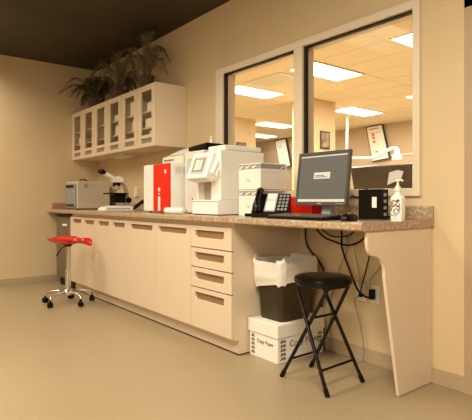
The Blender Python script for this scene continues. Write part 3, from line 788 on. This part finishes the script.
# ------------------------------------------------------------------ knee space
for (x0, lab) in ((4.28, 'left of the two white outlet plates low on the wall'), (4.383, 'right of the two white outlet plates low on the wall')):
    t = thing('wall_outlet', (x0+.035, 0, .44), lab, 'outlet', 'outlet plates under the worktop')
    B('plate', M['outlet'], x0, x0+.072, -.007, -.0005, .385, .498, t, .002)
    for z in (.412, .450): B('socket', M['white2'], x0+.02, x0+.052, -.009, -.007, z, z+.026, t, .002)
t = tag(B('black_plug', M['black'], 4.402, 4.430, -.045, -.0095, .412, .474, bevel=.004), 'upright black plug in the right outlet plate', 'plug')
t = tag(B('round_black_plug', M['black'], 4.312, 4.338, -.030, -.0095, .412, .436, bevel=.005), 'small black plug in the left outlet plate', 'plug')
cab = [
 ([(4.189, -.05, .878), (4.195, -.05, .80), (4.198, -.05, .718), (4.263, -.055, .58), (4.334, -.06, .461), (4.385, -.055, .428), (4.405, -.046, .425)], .006, 'black', 'thickest black cable curving down to the upright black plug'),
 ([(3.865, -.05, .878), (3.884, -.05, .715), (3.988, -.05, .618), (4.042, -.05, .542), (4.051, -.05, .42), (4.03, -.06, .30)], .006, 'black', 'black cable hanging down behind the stool seat, nearest the waste bin'),
 ([(3.94, -.07, .878), (4.051, -.07, .788), (4.139, -.07, .76), (4.263, -.07, .742), (4.38, -.07, .788), (4.433, -.07, .878)], .006, 'black', 'black cable in a deep slack loop under the worktop'),
 ([(4.005, -.10, .878), (4.139, -.10, .80), (4.26, -.10, .80), (4.319, -.10, .823), (4.375, -.10, .878)], .0045, 'black', 'thinner black cable in a shallow loop under the worktop'),
 ([(4.222, -.03, .878), (4.279, -.03, .679), (4.31, -.02, .52), (4.318, -.013, .466)], .005, 'cablewhite', 'white cable running straight down to the left outlet plate'),
 ([(4.433, -.03, .878), (4.403, -.03, .702), (4.357, -.035, .528), (4.328, -.034, .432)], .004, 'black', 'thin dark cable slanting down to the small plug in the left outlet'),
 ([(4.47, -.04, .878), (4.50, -.04, .70), (4.475, -.04, .61), (4.43, -.045, .56), (4.416, -.05, .52), (4.416, -.04, .476)], .0035, 'cablegrey', 'thin cable bending down to the top of the upright plug'),
 ([(4.312, -.025, .42), (4.285, -.03, .377), (4.32, -.03, .269), (4.352, -.03, .117), (4.352, -.04, .02), (4.30, -.06, .006)], .0035, 'cablegrey', 'thin grey cable dropping from the left outlet to the floor'),
 ([(4.21, -.025, .878), (4.214, -.025, .706), (4.147, -.025, .56), (4.09, -.02, .42), (4.07, -.02, .25), (4.075, -.02, .004)], .003, 'cablegrey', 'thin faint cable on the wall just right of the stool seat'),
]
for pts, r, m_, lab in cab:
    t = tag(MB().tube(smoothpath(pts, 8), r, 8).build('cable', M[m_], smooth=True), lab, 'cable', 'cables hanging under the worktop')

# copy paper carton
t = thing('copy_paper_box', (3.91, -.27, 0), 'white copy paper carton with lid on the floor under the waste bin', 'box')
bx0, bx1, by0, by1 = 3.765, 4.050, -.49, -.055
B('carton', M['carton'], bx0+.006, bx1-.006, by0+.006, by1-.006, 0, .235, t, .003)
ld = B('lid', M['carton'], bx0-.002, bx1+.002, by0-.002, by1+.002, .160, .246, t, .004)
text('lettering', 'Copy Paper', .034, (bx0+.080, by0+.0052, .100), 'y', M['ink'], t)
text('lettering', 'Copy Paper', .058, (bx1-.0055, by0+.110, .092), 'x', M['ink'], t)
for (face, c0, c1) in (('y', bx0+.024, bx0+.060), ('x', by0+.028, by0+.080), ('x', by1-.060, by1-.018)):
    st = MB()
    for k in range(5):
        z = .020+k*.027
        for (a, b, z0, z1) in ((.0, 1.0, z, z+.0045), (.1, .9, z+.009, z+.013), (.2, .32, z, z+.019), (.62, .74, z, z+.019)):
            u0, u1 = c0+(c1-c0)*a, c0+(c1-c0)*b
            if face == 'y': st.box(u0, u1, by0+.0048, by0+.0062, z0, z1)
            else: st.box(bx1-.0062, bx1-.0048, u0, u1, z0, z1)
    st.build('printed_strip', M['ink'], t)

# waste bin with liner
t = thing('waste_bin', (3.905, -.28, .247), 'dark brown plastic waste bin with white liner standing on the carton', 'bin')
cx, cy = 3.908, -.287; zb = .2465; zt = .605
outer = [rrect(cx, cy, .215, .265, .035, zb), rrect(cx, cy, .222, .272, .037, zb+.006), rrect(cx, cy, .268, .325, .045, zt-.02), rrect(cx, cy, .280, .337, .045, zt-.018), rrect(cx, cy, .280, .337, .045, zt)]
inner = [rrect(cx, cy, .262, .318, .042, zt), rrect(cx, cy, .205, .255, .033, zb+.012)]
MB().loft(outer+inner).build('bin_body', M['bin'], t, smooth=True)
random.seed(21)
def bagloop(w, d, z, zamp, ramp, ph):
    l = rrect(cx, cy, w, d, .055, z, n=14)
    n = len(l); out = []
    for i, p in enumerate(l):
        a = 2*PI*i/n
        o = (p-Vector((cx, cy, z))); o.z = 0
        k = 1+.55*ramp*(math.sin(7*a+ph)+.7*math.sin(13*a+2*ph)+.5*math.sin(23*a+3*ph))+random.uniform(-ramp, ramp)*.5
        out.append(Vector((cx, cy, z))+o*k+Vector((0, 0, zamp*(math.sin(3*a+ph)+.6*math.sin(8*a+1.7*ph)+.3*math.sin(17*a)))))
    return out
bl = [bagloop(.280, .336, .466, .009, .006, 1.0), bagloop(.290, .348, .500, .010, .014, 1.4), bagloop(.300, .356, .540, .006, .014, 2.1), bagloop(.302, .362, .580, .005, .015, 2.6),
      bagloop(.305, .362, .620, .004, .012, 3.0), bagloop(.312, .368, .650, .007, .012, 3.3), bagloop(.296, .350, .668, .011, .012, 3.6), bagloop(.262, .315, .655, .008, .010, 4.2), bagloop(.245, .29, .60, .006, .014, 5.0), bagloop(.22, .27, .48, .004, .018, 5.7)]
for l in bl:
    for p in l:
        if p.z > .515: p.z -= .022
for l in bl[:3]:
    for p in l: p.z += (p.x-cx)*.20
for l in bl:
    for p in l: p.x = max(p.x, 3.757)
bg = MB().loft(bl, caps=False).build('liner_bag', M['bag'], t, smooth=True, label='crumpled white plastic liner folded over the rim')

# folding stool
t = thing('folding_stool', (4.385, -.47, 0), 'black round-seated folding stool with crossed tube legs', 'stool')
sx, sy = 4.445, -.515
T = Matrix.Translation((sx, sy, 0))
MB().ring([(.135, .572), (.158, .575), (.163, .588), (.160, .602), (.145, .611), (.10, .615), (.04, .617)], 40, mtx=T).build('seat', M['vinyl'], t, smooth=True)
MB().ring([(.12, .560), (.150, .562), (.152, .574), (.12, .574)], 36, mtx=T).build('seat_pan', M['blackmetal'], t, smooth=True)
fz = .012
legs = {'A': ((4.335, -.617, .562), (4.57, -.625, fz)), 'C': ((4.335, -.415, .562), (4.555, -.31, fz)),
        'B': ((4.555, -.600, .562), (4.212, -.605, fz)), 'D': ((4.555, -.430, .562), (4.205, -.35, fz))}
for k, (a, b) in legs.items():
    lg = MB().tube([a, b], .0105, 12).build('leg', M['blackmetal'], t, smooth=True)
    d_ = (Vector(b)-Vector(a)).normalized()
    MB().tube([Vector(b)-d_*.03, Vector(b)+d_*.010], .0135, 12).build('rubber_foot', M['black'], lg, smooth=True)
def on(k, f): a, b = legs[k]; return Vector(a).lerp(Vector(b), f)
MB().tube([on('A', .80), on('C', .80)], .007, 8).build('crossbar', M['blackmetal'], t, smooth=True)
MB().tube([on('B', .80), on('D', .80)], .007, 8).build('crossbar', M['blackmetal'], t, smooth=True)
MB().tube([on('B', .32), on('D', .32)], .007, 8).build('crossbar', M['blackmetal'], t, smooth=True)
for a, b in (('A', 'C'), ('B', 'D')):
    MB().tube([on(a, 0), on(b, 0)], .0105, 10).build('hinge_tube', M['blackmetal'], t, smooth=True)
for y_ in (-.602, -.375): MB().tube([(4.42, y_-.014, .363), (4.42, y_+.014, .363)], .006, 8).build('pivot_bolt', M['chrome'], t, smooth=True)

# ------------------------------------------------------------------ red saddle stool
hx, hy = 1.41, -.885
t = thing('red_saddle_stool', (hx, hy, 0), 'red saddle-shaped swivel stool on a chrome five-star base', 'stool')
T = Matrix.Translation((hx, hy, 0))
MB().ring([(.028, .10), (.028, .33), (.022, .335), (.022, .34)], 18, mtx=T).build('outer_column', M['chrome'], t, smooth=True)
MB().ring([(.0165, .335), (.0165, .59)], 16, mtx=T).build('gas_lift', M['chrome'], t, smooth=True)
MB().ring([(.03, .57), (.045, .585), (.06, .605)], 16, mtx=T).box(hx-.08, hx+.08, hy-.05, hy+.05, .598, .612).build('seat_mount', M['black'], t, smooth=True)
MB().tube([(hx, hy, .585), (hx-.05, hy-.05, .55), (hx-.085, hy-.085, .47)], [.005, .005, .007], 8).build('height_lever', M['black'], t, smooth=True)
MB().ring([(.045, .085), (.045, .125), (.03, .14)], 18, mtx=T).build('hub', M['chrome'], t, smooth=True)
for k in range(5):
    a = math.radians(10+72*k)
    dx, dy = math.cos(a), math.sin(a); Rr = .238
    lg = MB().tube(smoothpath([(hx+dx*.02, hy+dy*.02, .108), (hx+dx*.12, hy+dy*.12, .118), (hx+dx*.22, hy+dy*.22, .098), (hx+dx*Rr, hy+dy*Rr, .072)], 6), .0125, 10).build('leg', M['chrome'], t, smooth=True)
    cxx, cyy = hx+dx*Rr, hy+dy*Rr
    cs = MB()
    rv = Matrix.Translation((cxx, cyy, .027)) @ Matrix.Rotation(a+1.1, 4, 'Z') @ Matrix.Rotation(PI/2, 4, 'X')
    cs.ring([(.020, -.024), (.027, -.020), (.027, -.006), (.02, -.005)], 16, mtx=rv); cs.ring([(.02, .005), (.027, .006), (.027, .020), (.020, .024)], 16, mtx=rv)
    cs.ring([(.008, .02), (.012, .045), (.010, .072)], 12, mtx=Matrix.Translation((cxx, cyy, 0)))
    cs.build('caster', M['black'], lg, smooth=True)
# saddle seat: deep dished rear bowl, waist, and a rounded nose that curls down
stn = [(-.196, .644, .638, .02), (-.188, .654, .630, .07), (-.16, .660, .616, .125), (-.11, .664, .604, .16), (-.05, .664, .592, .172), (.01, .661, .590, .16),
       (.055, .652, .598, .125), (.09, .647, .606, .098), (.13, .651, .606, .085), (.17, .653, .600, .082), (.205, .646, .590, .074), (.232, .630, .582, .056), (.245, .606, .586, .025)]
stp = smoothpath([(a, b, 0) for a, b, c, d in stn], 3); stq = smoothpath([(d, c, 0) for a, b, c, d in stn], 3)
loops = []
for a, b in zip(stp, stq):
    s_, zt_, hw_, zb_ = a.x, a.y, max(.012, b.x), b.y
    lp = []
    th = zt_-zb_
    N = 13
    for k in range(N):
        q = -1+2*k/(N-1); lp.append(Vector((s_, q*hw_, zb_+(th-.007)*abs(q)**2.2-.006)))
    for k in range(N-1, -1, -1):
        q = -1+2*k/(N-1); lp.append(Vector((s_, q*hw_*.985, zt_-.50*th*(1-abs(q)**2.5))))
    loops.append(lp)
MB().loft(loops).build('seat', M['redgloss'], t, smooth=True, mtx=Matrix.Translation((hx, hy, 0)) @ Matrix.Rotation(math.atan2(.785, .62)-.12, 4, 'Z'), label='glossy red moulded saddle seat')

# ------------------------------------------------------------------ lights
WARM = (1.0, .845, .62)
def area(name, loc, sx_, sy_, power, rot=(0, 0, 0), col=WARM, spread=180):
    l = bpy.data.lights.new(name, 'AREA'); l.shape = 'RECTANGLE'; l.size = sx_; l.size_y = sy_; l.energy = power; l.color = col
    l.spread = math.radians(spread)
    o = bpy.data.objects.new(name, l); COL.objects.link(o); o.location = loc; o.rotation_euler = rot; return o
LAMPS = [('ceiling_lamp_right', (6.0, -2.5, H-.03), 126, 180, (0, 0, 0)),
         ('ceiling_lamp_middle', (3.2, -1.9, H-.03), 36, 150, (0, 0, 0)), ('ceiling_lamp_left', (.5, -2.2, H-.03), 36, 150, (0, 0, 0)),
         ('ceiling_fill_back', (3.4, -3.4, H-.03), 52, 180, (0, 0, 0)),  # added fill to brighten the room; no known fixture here
         ('front_wall_fill', (6.8, -5.3, 1.7), 66, 180, (PI/2, 0, 0))]  # added fill panel inside the unseen front wall, which has no window
for n_, l_, w_, sp_, r_ in LAMPS:
    area(n_, l_, .6 if r_ == (0, 0, 0) else 1.6, 1.2, w_, rot=r_, col=(1, .89, .70), spread=sp_)
for (x0, x1, y0, y1, lab) in LIGHTS:
    area('beyond_lamp', ((x0+x1)/2, (y0+y1)/2, H2-.03), x1-x0-.05, y1-y0-.05, 135 if y0 < 5 else (74 if y0 < 7 else 18), col=(1, .91, .74))
wd = bpy.data.worlds.new('world'); S.world = wd; wd.use_nodes = True
wd.node_tree.nodes['Background'].inputs[0].default_value = (1, .8, .55, 1); wd.node_tree.nodes['Background'].inputs[1].default_value = .05

# ------------------------------------------------------------------ camera
cam = bpy.data.cameras.new('camera'); co = bpy.data.objects.new('camera', cam); COL.objects.link(co); S.camera = co
cam.sensor_width = 36; cam.sensor_fit = 'HORIZONTAL'; cam.lens = 36*484/472
cam.shift_y = -(210-200.5)/472
yaw = math.atan2(382, 484)
F = Vector((-math.cos(yaw), math.sin(yaw), 0))
co.location = (6.265, -2.57, 1.03)
co.rotation_euler = F.to_track_quat('-Z', 'Y').to_euler()
cam.clip_start = .05
vs = S.view_settings; S.display_settings.display_device = 'sRGB'
vs.view_transform = 'Standard'; vs.look = 'None'; vs.gamma = 1; vs.use_curve_mapping = False; vs.exposure = .09
